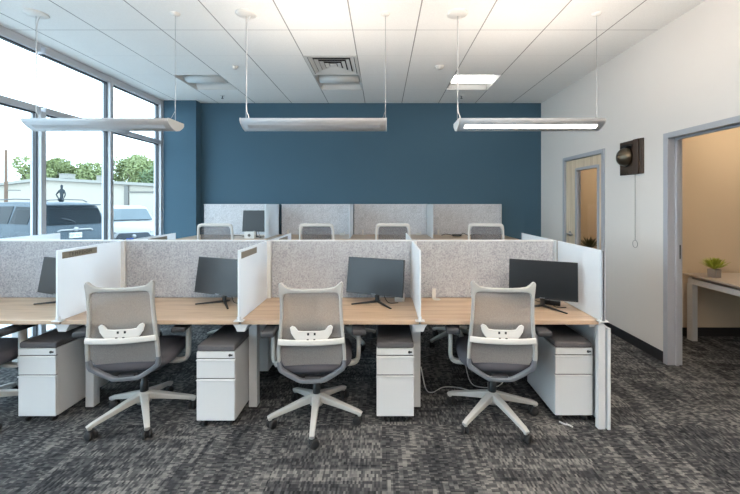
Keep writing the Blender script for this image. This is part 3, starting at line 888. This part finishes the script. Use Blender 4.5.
def adapter_proto():
    t = thing('power_adapter', 'x', 'power adapter', (0, 0, 0), 0, 'white power adapters on the desks')
    MB().box(-.03, .03, -.022, .022, 0, .035).build('block', 'white_plastic', t, bevel=.006)
    MB().box(.03, .048, -.012, .012, .0, .062).build('plug', 'white_plastic', t, bevel=.003)
    return t
ad = adapter_proto()
AD = [((.13, 2.86, DZ), 'white power adapter beside the monitor between middle and right chairs'), ((-1.06, 2.86, DZ), 'white power adapter beside the monitor cut by the middle divider'),
      ((-.64, 5.80, .976), 'white power adapter on the back desk between second and third chairs'), ((.58, 5.80, .976), 'white power adapter on the back desk right of the third chair')]
for i, (p, lb) in enumerate(AD):
    q = ad if i == 0 else dup(ad)
    q.location = p; q['label'] = lb
t = thing('power_brick', 'black power brick under the rightmost monitor', 'power adapter', (1.30, 2.76, DZ), R(-28))
MB().box(-.055, .055, -.022, .022, 0, .035).build('brick', 'black_plastic', t, bevel=.006)
MB().tube(spline([(-.055, 0, .015), (-.10, .03, .004), (-.14, .1, .004), (-.08, .17, .004)], 5), .003, n=6).build('cable', 'cable_black', t)
t = thing('small_white_box', 'small white box beside the back desk monitor', 'box', (-1.92, 5.27, .976), R(-5))
MB().box(-.075, .075, -.03, .03, 0, .10).build('carton', 'white_plastic', t, bevel=.006)
MB().lathe([(0, 0), (.022, 0), (.022, .002), (0, .002)], T=Matrix.Translation((.0, -.031, .05)) @ Matrix.Rotation(PI/2, 4, 'X')).build('dial', 'building_trim', t)
t = thing('power_brick', 'black power brick with tangled cable on the back desk', 'power adapter', (1.16, 5.62, .978), R(4))
MB().box(-.07, .07, -.03, .03, 0, .03).build('brick', 'black_plastic', t, bevel=.006)
MB().tube(spline([(-.07, 0, .015), (-.16, .03, .03), (-.22, .06, .01), (-.2, .12, .004)], 5)+spline([(.07, 0, .015), (.12, .06, .04), (.2, .02, .008), (.32, .0, .03), (.44, .05, .004)], 5)[0:0], .005, n=6).tube(spline([(.07, 0, .015), (.12, .06, .04), (.2, .02, .008), (.32, .0, .03), (.42, .05, .007)], 5), .005, n=6).build('cable', 'cable_black', t)
tag(MB().tube(spline([(-2.55, 5.70, .981), (-2.40, 5.60, .985), (-2.25, 5.66, .985), (-2.12, 5.56, .982), (-2.0, 5.54, .985)], 5), .005, n=6).build('cable', 'cable_black'), 'dark cable lying on the back desk beside the small monitor', 'cable')
tag(MB().tube(spline([(.285, 2.64, .30), (.33, 2.72, .1), (.40, 2.85, .006), (.50, 2.93, .006), (.62, 2.92, .006), (.72, 2.86, .006)], 6), .004, n=6).build('floor_cable', 'cable_white'), 'white cable running from the desk leg to under the right chair', 'cable')
tag(MB().tube(spline([(.66, 3.05, .45), (.68, 2.97, .2), (.72, 2.95, .04), (.80, 2.93, .006), (.95, 2.95, .006), (1.02, 3.0, .1), (1.05, 3.1, .5)], 6), .004, n=6).build('floor_cable', 'cable_white'), 'white cable looping down to the floor behind the right chair', 'cable')
tag(MB().tube(spline([(.03, -.03, .006), (.01, -.005, .006), (-.01, .0, .006), (-.03, .03, .006)], 5), .005, n=6).build('cable_end', 'cable_white', loc=(1.24, 2.44, 0)), 'white cable end on the carpet below the right end pedestal', 'cable')

# ------------------------------------------------------------------ back row cluster
BX = [-2.92, -1.70, -.475, .74, 1.96]; BZ = .976
bn = ['nearest the column', 'second from the window', 'third from the window', 'at the right end']
for i in range(4):
    x0, x1 = BX[i]+.004, BX[i+1]-.004
    if i == 0: x0 = -2.97
    t = thing('standing_desk', 'raised maple desk along the blue wall, %s' % bn[i], 'desk', ((x0+x1)/2, 5.58, 0), 0, 'raised desks of the back row')
    w_ = (x1-x0)/2
    MB().box(-w_, w_, -.42, .34, BZ-.028, BZ).build('desktop', 'maple', t, bevel=.002)
    for s in (-1, 1):
        xl = s*(w_-.10)
        MB().box(xl-.035, xl+.035, -.035, .035, .04, BZ-.07).build('leg', 'white_metal', t, bevel=.003)
        MB().box(xl-.035, xl+.035, -.36, .30, 0, .04).build('foot', 'white_metal', t, bevel=.004)
    MB().box(-w_+.06, w_-.06, -.03, .03, BZ-.068, BZ-.029).build('beam', 'white_metal', t)
    x0, x1 = BX[i]+(.055 if i in (1, 3) else .02 if i else 0), BX[i+1]-.006
    t = thing('felt_partition', 'pale speckled felt screen before the blue wall, %s' % bn[i], 'desk partition', ((x0+x1)/2, 5.955, BZ-.1), 0, 'felt screens of the back row')
    w_ = (x1-x0)/2
    MB().box(-w_, w_, -.016, .016, 0, .588).build('felt_panel', 'felt_pale', t, bevel=.003)
    MB().box(-w_-.006, w_+.006, -.0175, .0175, .588, .598).box(w_, w_+.008, -.0175, .0175, 0, .588).build('edge_trim', 'white_metal', t)
    MB().box(-.05, .05, .0, .03, -.02, .12).build('mounting_bracket', 'white_metal', t)
for i, x in ((1, -1.70), (2, -.475), (3, .74)):
    t = thing('desk_divider', 'white frosted divider on the raised back desks, %s' % {1: 'right of the small monitor', 2: 'between second and third back chairs', 3: 'between third and rightmost back chairs'}[i], 'desk divider', (x, 5.585, BZ), 0, 'frosted dividers of the back row')
    MB().box(-.0055, .0055, -.325, .35, .0, .497).build('frosted_panel', 'frosted_panel', t)
    MB().box(-.02, .02, -.335, -.30, 0, .008).build('clamp', 'white_metal', t)

# ------------------------------------------------------------------ wall bell
t = thing('wall_bell', 'antique bronze bell on a dark wood board, pull string hanging below', 'wall bell', (XR, 3.825, 1.975))
MB().box(-.018, 0, -.175, .175, -.18, .18).box(-.036, -.018, -.13, -.055, -.18, .18).box(-.026, -.018, -.165, -.14, -.18, .18).build('wooden_board', 'dark_wood', t, bevel=.004)
Tb = Matrix.Translation((-.04, .045, .01)) @ Matrix.Scale(.9, 4) @ Matrix.Rotation(-PI/2, 4, 'Y')
MB().lathe([(.108, 0), (.113, .006), (.11, .02), (.10, .045), (.08, .068), (.05, .084), (.02, .09), (.02, .096), (0, .098)], T=Tb, n=32).build('bell_dome', 'bronze', t)
MB().lathe([(0, -.03), (.03, -.03), (.03, .0), (.0, .0)], T=Tb, n=16).build('bell_mount', 'black_plastic', t)
MB().sweep([(-.06, .02, .10), (-.06, -.03, .13), (-.055, -.07, .12)], (.012, .02)).box(-.05, -.02, -.02, .10, .10, .14).build('striker_lever', 'black_plastic', t)
MB().box(-.0245, -.022, .04, .14, -.165, -.135).build('brass_label', 'bronze', t)
cs = MB().tube([(-.03, -.085, -.12), (-.03, -.085, -.865)], .0028, n=6); cs.build('pull_string', 'string', t)
ringp = [(-.03, -.085+.036*math.sin(2*PI*k/20), -.903+.038*math.cos(2*PI*k/20)) for k in range(20)]
MB().sweep(ringp, (.005, .005), up=(1, 0, 0), closed=True, n=8).build('pull_ring', 'string', t)

# ------------------------------------------------------------------ office beyond the doorway
t = thing('office_desk', 'grey-topped desk with white frame inside the office beyond the doorway', 'desk', (3.85, 3.35, 0))
MB().box(-.52, .55, -.75, .66, .70, .722).build('desktop', 'desk_gray_top', t, bevel=.003)
MB().box(-.49, .49, -.70, -.62, .615, .672).box(-.49, .49, .56, .63, .615, .672).box(-.49, -.44, -.62, .56, .615, .672).box(.42, .49, -.62, .56, .615, .672).build('frame', 'white_metal', t)
for sx in (-.465, .455):
    for sy in (-.66, .60):
        MB().box(sx-.028, sx+.028, sy-.035, sy+.035, 0, .615).box(sx-.02, sx+.02, sy-.02, sy+.02, .672, .70).build('leg', 'white_metal', t)
# potted succulent
def succ(t, n, r0, h0, m, seed, part='leaf'):
    rnd = random.Random(seed)
    for k in range(n):
        a = 2.4*k; el = .45+1.05*(k/n); L = r0*(1.05-.25*k/n)*rnd.uniform(.8, 1.1)
        d = Vector((math.cos(a)*math.cos(el), math.sin(a)*math.cos(el), math.sin(el)))
        p0 = Vector((0, 0, h0)); p1 = p0+d*L*.5+Vector((0, 0, -.004)); p2 = p0+d*L
        b = MB().sweep([p0, p0+d*L*.25, p1, p0+d*L*.8, p2], [(.006, .004), (.015, .006), (.019, .007), (.014, .005), (.002, .002)], n=8)
        b.build(part, m, t)
t = thing('potted_succulent', 'small yellow-green succulent in a square grey pot on the office desk', 'potted plant', (3.46, 3.77, .722), R(12))
MB().prism([(-.034, 0), (.034, 0), (.042, .085), (.036, .085), (.031, .07), (-.031, .07), (-.036, .085), (-.042, .085)], -.039, .039).box(-.034, .034, -.042, -.038, .0, .083).box(-.034, .034, .038, .042, 0, .083).build('pot', 'pot_gray', t, bevel=.002)
succ(t, 70, .14, .085, 'succulent', 3)
# things seen through the door lite
t = thing('side_cabinet', 'low white cabinet behind the wood door glass', 'cabinet', (3.2, 5.45, 0))
MB().box(-.4, .4, -.22, .22, 0, .72).build('body', 'white_metal', t, bevel=.003)
for s in (-1, 1):
    q = MB().box(s*.2-.19, s*.2+.19, -.235, -.221, .03, .70).build('door', 'white_metal', t)
    MB().box(s*.05-.006, s*.05+.006, -.25, -.235, .4, .5).build('handle', 'steel', q)
t = thing('potted_plant', 'dark spiky plant seen at the bottom of the door glass', 'potted plant', (3.05, 5.33, .72))
MB().lathe([(0, 0), (.06, 0), (.075, .10), (.068, .10), (.065, .085), (0, .085)]).build('pot', 'pot_gray', t)
succ(t, 46, .21, .10, 'office_plant', 9)

# ------------------------------------------------------------------ outdoors
GZ = -.3
structure(MB().box(-120, XL-.13, -30, 110, GZ-.2, GZ).build('ground', 'asphalt'), 'grey parking lot')
# white metal building with a low gable
t = thing('warehouse', 'white metal-sided building with low gabled roof across the parking lot', 'building', (-24, 30, GZ))
gp = [(-14, 0), (12, 0), (12, 2.77), (-3.75, 3.62), (-14, 2.5)]
MB().prism(gp, 0, 7).build('wall', 'building_white', t)
MB().prism([(-14.2, 2.49), (-3.75, 3.63), (12.2, 2.77), (12.2, 3.0), (-3.75, 3.86), (-14.2, 2.72)], -.25, 7.2).build('roof', 'building_roof', t)
MB().box(3.1, 11.8, -.06, 0, 0, 2.6).build('siding_bay', 'building_white', t)
MB().box(2.7, 3.05, -.12, 0, 0, 3.2).box(3.05, 12, -.14, 0, 2.62, 2.72).build('trim', 'building_trim', t)
MB().box(6.8, 8.2, -.09, -.06, 1.75, 1.8).build('door_hood', 'building_trim', t)
for x, w_ in ((-3.3, .7), (-.2, .5), (5.5, .45)):
    q = tag(MB().box(-w_/2, w_/2, 0, .8, .0, .36).box(-w_/2-.03, w_/2+.03, -.03, .83, .36, .41).build('rooftop_unit', 'building_roof', loc=(-24+x, 31, GZ+{-3.3: 3.87, -.2: 3.70, 5.5: 3.40}[x])), 'white rooftop unit on the warehouse, %s' % {-3.3: 'near the gable peak', -.2: 'between the window mullions', 5.5: 'above the white car'}[x], 'rooftop unit', 'rooftop units on the warehouse')

def tree(x, y, z0, top, rad, m, label, seed):
    rnd = random.Random(seed)
    t = thing('tree', label, 'tree', (x, y, GZ), 0, 'trees beyond the warehouse')
    b = MB(); b.sweep([(0, 0, 0), (.1, 0, top*.35), (0, .1, top*.7)], [(.5, .5), (.36, .36), (.15, .15)], n=10)
    for k in range(6):
        a = k*1.05; b.sweep([(0, 0, top*.35), (rad*.35*math.cos(a), rad*.35*math.sin(a), top*.55), (rad*.6*math.cos(a), rad*.6*math.sin(a), top*.75)], [(.22, .22), (.14, .14), (.06, .06)], n=7)
    b.build('trunk', 'bark', t)
    c = MB()
    blobs = []
    for k in range(20):
        a = rnd.uniform(0, 2*PI); rr = rad*rnd.uniform(.1, .75)
        hz = z0+(top-z0)*rnd.uniform(.25, .85)
        blobs.append((rr*math.cos(a), rr*math.sin(a), hz, rad*rnd.uniform(.28, .42)))
    for bx_, by_, bz_, br in blobs:
        for q in range(330):
            d = Vector((rnd.gauss(0, 1), rnd.gauss(0, 1), rnd.gauss(0, .85))).normalized()*br*rnd.uniform(.6, 1.05)
            p = Vector((bx_, by_, bz_))+d
            if p.z > top: p.z = top-rnd.random()*.4
            s = rnd.uniform(.1, .2)
            u = Vector((rnd.gauss(0, 1), rnd.gauss(0, 1), rnd.gauss(0, 1))).normalized(); v = u.orthogonal().normalized()
            c.add([p-u*s, p+v*s*.6, p+u*s, p-v*s*.6], [(0, 1, 2, 3)])
    c.build('crown', m, t)
tree(-39.4, 42, 1.5, 7.0, 3.2, 'leaf', 'green tree beyond the warehouse, furthest left behind the utility pole', 1)
tree(-36.5, 45, 1.5, 6.7, 3.6, 'leaf', 'green tree top beyond the warehouse, right of the utility pole', 2)
tree(-33.5, 49, 1.5, 8.4, 3.8, 'leaf', 'tallest green tree behind the warehouse roof peak', 3)
tree(-29.5, 45, 1.5, 7.2, 3.4, 'leaf', 'green tree behind the roof slope left of the middle mullion', 4)
tree(-24.8, 42, 1.5, 5.9, 2.9, 'leaf_deep', 'darker green tree above the white car', 5)
tree(-21.3, 46, 1.5, 6.2, 3.0, 'leaf_deep', 'darker green tree beside the corner window jamb', 6)
t = thing('utility_pole', 'brown wooden utility pole at the left edge, outside the window', 'utility pole', (-24.2, 23.3, GZ))
MB().sweep([(0, 0, 0), (0, 0, 5.2)], [(.2, .2), (.17, .17)], n=12).build('pole', 'pole_wood', t)
MB().box(.12, .9, -.05, .05, 2.55, 2.62).build('bracket', 'building_trim', t)

def car(kind, loc, heading, body, glassm, label, cat='car'):
    # local: +X forward, origin at the rear centre on the ground
    t = thing(kind, label, cat, loc, heading)
    suv = kind == 'suv'
    L = 4.7
    # stations: x, z_bottom, z_belt, z_top, half width belt, half width top
    if suv:
        st = [(0, .5, .98, 1.0, .86, .8), (.04, .42, 1.08, 1.12, .92, .86), (.10, .38, 1.12, 1.42, .94, .80), (.22, .36, 1.13, 1.72, .95, .72), (.5, .34, 1.13, 1.79, .95, .70), (1.6, .34, 1.12, 1.82, .95, .70), (2.5, .34, 1.10, 1.80, .95, .69), (2.9, .34, 1.08, 1.70, .95, .68), (3.45, .34, 1.06, 1.12, .94, .70), (4.2, .36, 1.02, 1.08, .93, .6), (4.6, .42, .92, .96, .86, .5), (4.7, .5, .8, .82, .75, .4)]
    else:
        st = [(0, .5, .95, 1.0, .82, .76), (.06, .4, 1.0, 1.06, .90, .82), (.25, .36, 1.02, 1.3, .92, .72), (.7, .33, 1.03, 1.58, .93, .66), (1.5, .33, 1.03, 1.66, .93, .66), (2.3, .33, 1.02, 1.64, .93, .65), (2.7, .33, 1.0, 1.52, .93, .64), (3.35, .33, .98, 1.08, .92, .68), (4.1, .34, .9, .98, .90, .6), (4.55, .4, .74, .82, .84, .55), (4.7, .46, .62, .66, .72, .45)]
    rings = []
    for (x, zb, zl, zt, w1, w2) in st:
        rings.append([(x, -w1*.94, zb), (x, -w1, zb+.15), (x, -w1, zl*.8), (x, -w1*.97, zl), (x, -w2, zt-.03), (x, -w2*.85, zt), (x, 0, zt+.015), (x, w2*.85, zt), (x, w2, zt-.03), (x, w1*.97, zl), (x, w1, zl*.8), (x, w1, zb+.15), (x, w1*.94, zb)])
    n = len(rings[0]); b = MB()
    vs = [v for r_ in rings for v in r_]; fs = []
    for i in range(len(rings)-1):
        for k in range(n): fs.append((i*n+k, i*n+(k+1) % n, (i+1)*n+(k+1) % n, (i+1)*n+k))
    fs += [list(range(n)), list(range(len(vs)-1, len(vs)-n-1, -1))]
    b.add(vs, fs, True); b.build('body', body, t, bevel=0)
    def side_pt(x, f, out=.012):
        for i in range(len(st)-1):
            if st[i][0] <= x <= st[i+1][0]:
                u = (x-st[i][0])/(st[i+1][0]-st[i][0]); q = [a+(b_-a)*u for a, b_ in zip(st[i], st[i+1])]; break
        _, zb, zl, zt, w1, w2 = q
        z = zl+(zt-.03-zl)*f; w_ = w1*.97+(w2-w1*.97)*f
        return w_+out, z
    # side windows
    panes = [(.42, 1.25), (1.33, 2.2), (2.28, 3.0)] if suv else [(.7, 1.35), (1.42, 2.2), (2.28, 3.0)]
    for s in (-1, 1):
        for a, c in panes:
            v = []
            for x, f in ((a, .12), (c, .12), (c if c < 2.9 else 2.72, .86), (a+.05, .86)):
                w_, z = side_pt(x, f); v.append((x, s*w_, z))
            v2 = [(x, y-s*.03, z) for x, y, z in v]
            MB().add(v+v2, [(0, 1, 2, 3), (7, 6, 5, 4), (0, 4, 5, 1), (1, 5, 6, 2), (2, 6, 7, 3), (3, 7, 4, 0)]).build('side_window', glassm, t)
    def slab(pts, nrm, th, name, m, p=t):
        nv = Vector(nrm)*th; v = [Vector(q) for q in pts]; k = len(v)
        fs_ = [list(range(k)), list(range(2*k-1, k-1, -1))]+[(i, (i+1) % k, k+(i+1) % k, k+i) for i in range(k)]
        return MB().add([q+nv for q in v]+[q-nv for q in v], fs_).build(name, m, p)
    if suv:
        slab([(.03, -.78, 1.17), (.03, .78, 1.17), (.125, .68, 1.62), (.125, -.68, 1.62)], (-.95, 0, .3), .02, 'rear_window', glassm)
        slab([(2.98, -.64, 1.60), (2.98, .64, 1.60), (3.4, .76, 1.14), (3.4, -.76, 1.14)], (.7, 0, .7), .02, 'windscreen', glassm)
        MB().box(-.03, .22, -.68, .68, 1.715, 1.75).build('spoiler', body, t, bevel=.01)
        for s in (-1, 1):
            MB().box(-.03, .12, s*.9-.06, s*.9+.06, .78, 1.02).build('tail_light', 'tail_red', t, bevel=.02)
            MB().box(-.035, .1, s*.88-.09, s*.88+.06, .96, 1.08).build('lamp_lens', 'lamp_clear', t, bevel=.02)
            MB().sweep([(.5, s*.6, 1.82), (.7, s*.6, 1.88), (1.6, s*.6, 1.90), (2.4, s*.6, 1.88), (2.6, s*.6, 1.83)], (.04, .03)).build('roof_rail', 'dark_gasket', t)
            MB().box(2.75, 2.95, s*1.04-.1, s*1.04+.1, 1.05, 1.22).build('mirror', body, t, bevel=.03)
        MB().sweep([(-.02, -.45, .98), (-.04, -.38, 1.02), (-.045, .38, 1.02), (-.02, .45, .98)], (.03, .05)).build('tailgate_trim', 'rim', t)
        MB().lathe([(0, 0), (.07, 0), (.07, .015), (0, .015)], T=Matrix.Translation((-.045, 0, 1.03)) @ Matrix.Rotation(-PI/2, 4, 'Y')).build('badge', 'rim', t)
        pl = MB().box(-.035, .02, -.16, .16, .78, .93).build('license_plate', 'plate_white', t)
        cu = bpy.data.curves.new('plate_text', 'FONT'); cu.body = 'GJT 7671'; cu.size = .085; cu.align_x = 'CENTER'; cu.align_y = 'CENTER'; cu.extrude = .001
        to = bpy.data.objects.new('plate_text', cu); COL.objects.link(to); bpy.context.view_layer.update()
        me = bpy.data.meshes.new_from_object(to.evaluated_get(bpy.context.evaluated_depsgraph_get()))
        bpy.data.objects.remove(to); bpy.data.curves.remove(cu); me.materials.clear(); me.materials.append(M['plate_ink'])
        lo = bpy.data.objects.new('plate_number', me); COL.objects.link(lo); lo.parent = pl; lo.location = (-.037, 0, .855); lo.rotation_euler = (R(90), 0, R(-90))
        MB().box(-.1, .2, -.88, .88, .4, .68).build('rear_bumper', body, t, bevel=.04)
        MB().sweep([(-.01, .0, 1.22), (-.02, .12, 1.3), (-.01, .34, 1.36)], (.02, .03)).build('rear_wiper', 'dark_gasket', t)
    else:
        slab([(2.75, -.60, 1.54), (2.75, .60, 1.54), (3.34, .72, 1.14), (3.34, -.72, 1.14)], (.6, 0, .8), .02, 'windscreen', glassm)
        slab([(.2, -.66, 1.1), (.2, .66, 1.1), (.6, .58, 1.48), (.6, -.58, 1.48)], (-.7, 0, .6), .03, 'rear_window', glassm)
        for s in (-1, 1):
            MB().sweep([(4.28, s*.80, .86), (4.5, s*.7, .80), (4.62, s*.5, .76)], [(.05, .08), (.06, .1), (.04, .06)], n=8).build('headlight', 'lamp_clear', t)
            MB().box(2.75, 2.92, s*1.02-.1, s*1.02+.1, 1.03, 1.17).build('mirror', body, t, bevel=.03)
        MB().prism([(-.42, .74), (.42, .74), (.55, .55), (.34, .40), (-.34, .40), (-.55, .55)], 4.60, 4.715, 'X').build('grille', 'dark_gasket', t, bevel=.02)
        MB().lathe([(0, 0), (.07, 0), (.07, .012), (0, .012)], T=Matrix.Translation((4.715, 0, .62)) @ Matrix.Rotation(PI/2, 4, 'Y')).build('badge', 'rim', t)
        MB().box(4.45, 4.68, -.8, .8, .32, .42).build('front_bumper', body, t, bevel=.03)
    for xw in (.85, 3.75):
        for s in (-1, 1):
            Tw = Matrix.Translation((xw, s*.86, .34)) @ Matrix.Rotation(PI/2, 4, 'X')
            q = MB().lathe([(.2, -.11), (.32, -.11), (.35, -.08), (.35, .08), (.32, .11), (.2, .11)], T=Tw, n=24).build('tyre', 'tyre', t)
            MB().lathe([(0, -.08), (.2, -.1), (.21, 0), (.2, .1), (0, .08)], T=Tw, n=24).build('wheel_rim', 'rim', q)
    return t
car('suv', (-8.9, 10.5, GZ), R(160), 'car_dark', 'car_glass', 'dark grey sport utility vehicle parked outside, its rear facing the window')
hd = R(-50)
fx, fy = -8.7, 12.7
car('parked_car', (fx-4.7*math.cos(hd), fy-4.7*math.sin(hd), GZ), hd, 'car_white', 'car_glass_pale', 'white crossover parked outside facing the window, right of the dark one')
car('parked_car', (-24.0, 23.0, GZ), R(-40), 'car_white', 'car_glass', 'white car parked at the far left of the lot')
# small seated figure on the SUV roof
fg = bpy.data.meshes.new('seated_figurine')
J = [(0, 0, .02), (0, 0, .18), (0, .0, .32), (0, 0, .37), (0, 0, .43), (0, 0, .5),
     (-.09, 0, .31), (-.2, .02, .2), (-.1, -.05, .09), (.09, 0, .31), (.14, -.03, .2), (.1, -.08, .11),
     (-.06, -.06, .03), (-.06, -.2, .07), (-.06, -.3, .04), (.06, -.06, .03), (.08, -.2, .06), (.08, -.3, .04)]
E = [(0, 1), (1, 2), (2, 3), (3, 4), (4, 5), (2, 6), (6, 7), (7, 8), (2, 9), (9, 10), (10, 11), (0, 12), (12, 13), (13, 14), (0, 15), (15, 16), (16, 17)]
Rr = [.08, .06, .08, .03, .06, .045, .035, .026, .022, .035, .026, .022, .05, .035, .024, .05, .035, .024]
fg.from_pydata(J, E, []); fo = bpy.data.objects.new('seated_figurine', fg); COL.objects.link(fo)
sk = fo.modifiers.new('skin', 'SKIN')
for v, r_ in zip(fg.skin_vertices[0].data, Rr): v.radius = (r_, r_)
fg.skin_vertices[0].data[0].use_root = True
ss = fo.modifiers.new('sub', 'SUBSURF'); ss.levels = 1; ss.render_levels = 2
fg.materials.append(M['figure_gray'])
fo.location = (-9.22, 10.42, GZ+1.83); fo.rotation_euler = (0, 0, R(30)); fo.scale = (.62, .7, .98)
tag(fo, 'small dark seated figure perched on the roof of the dark vehicle', 'figurine')
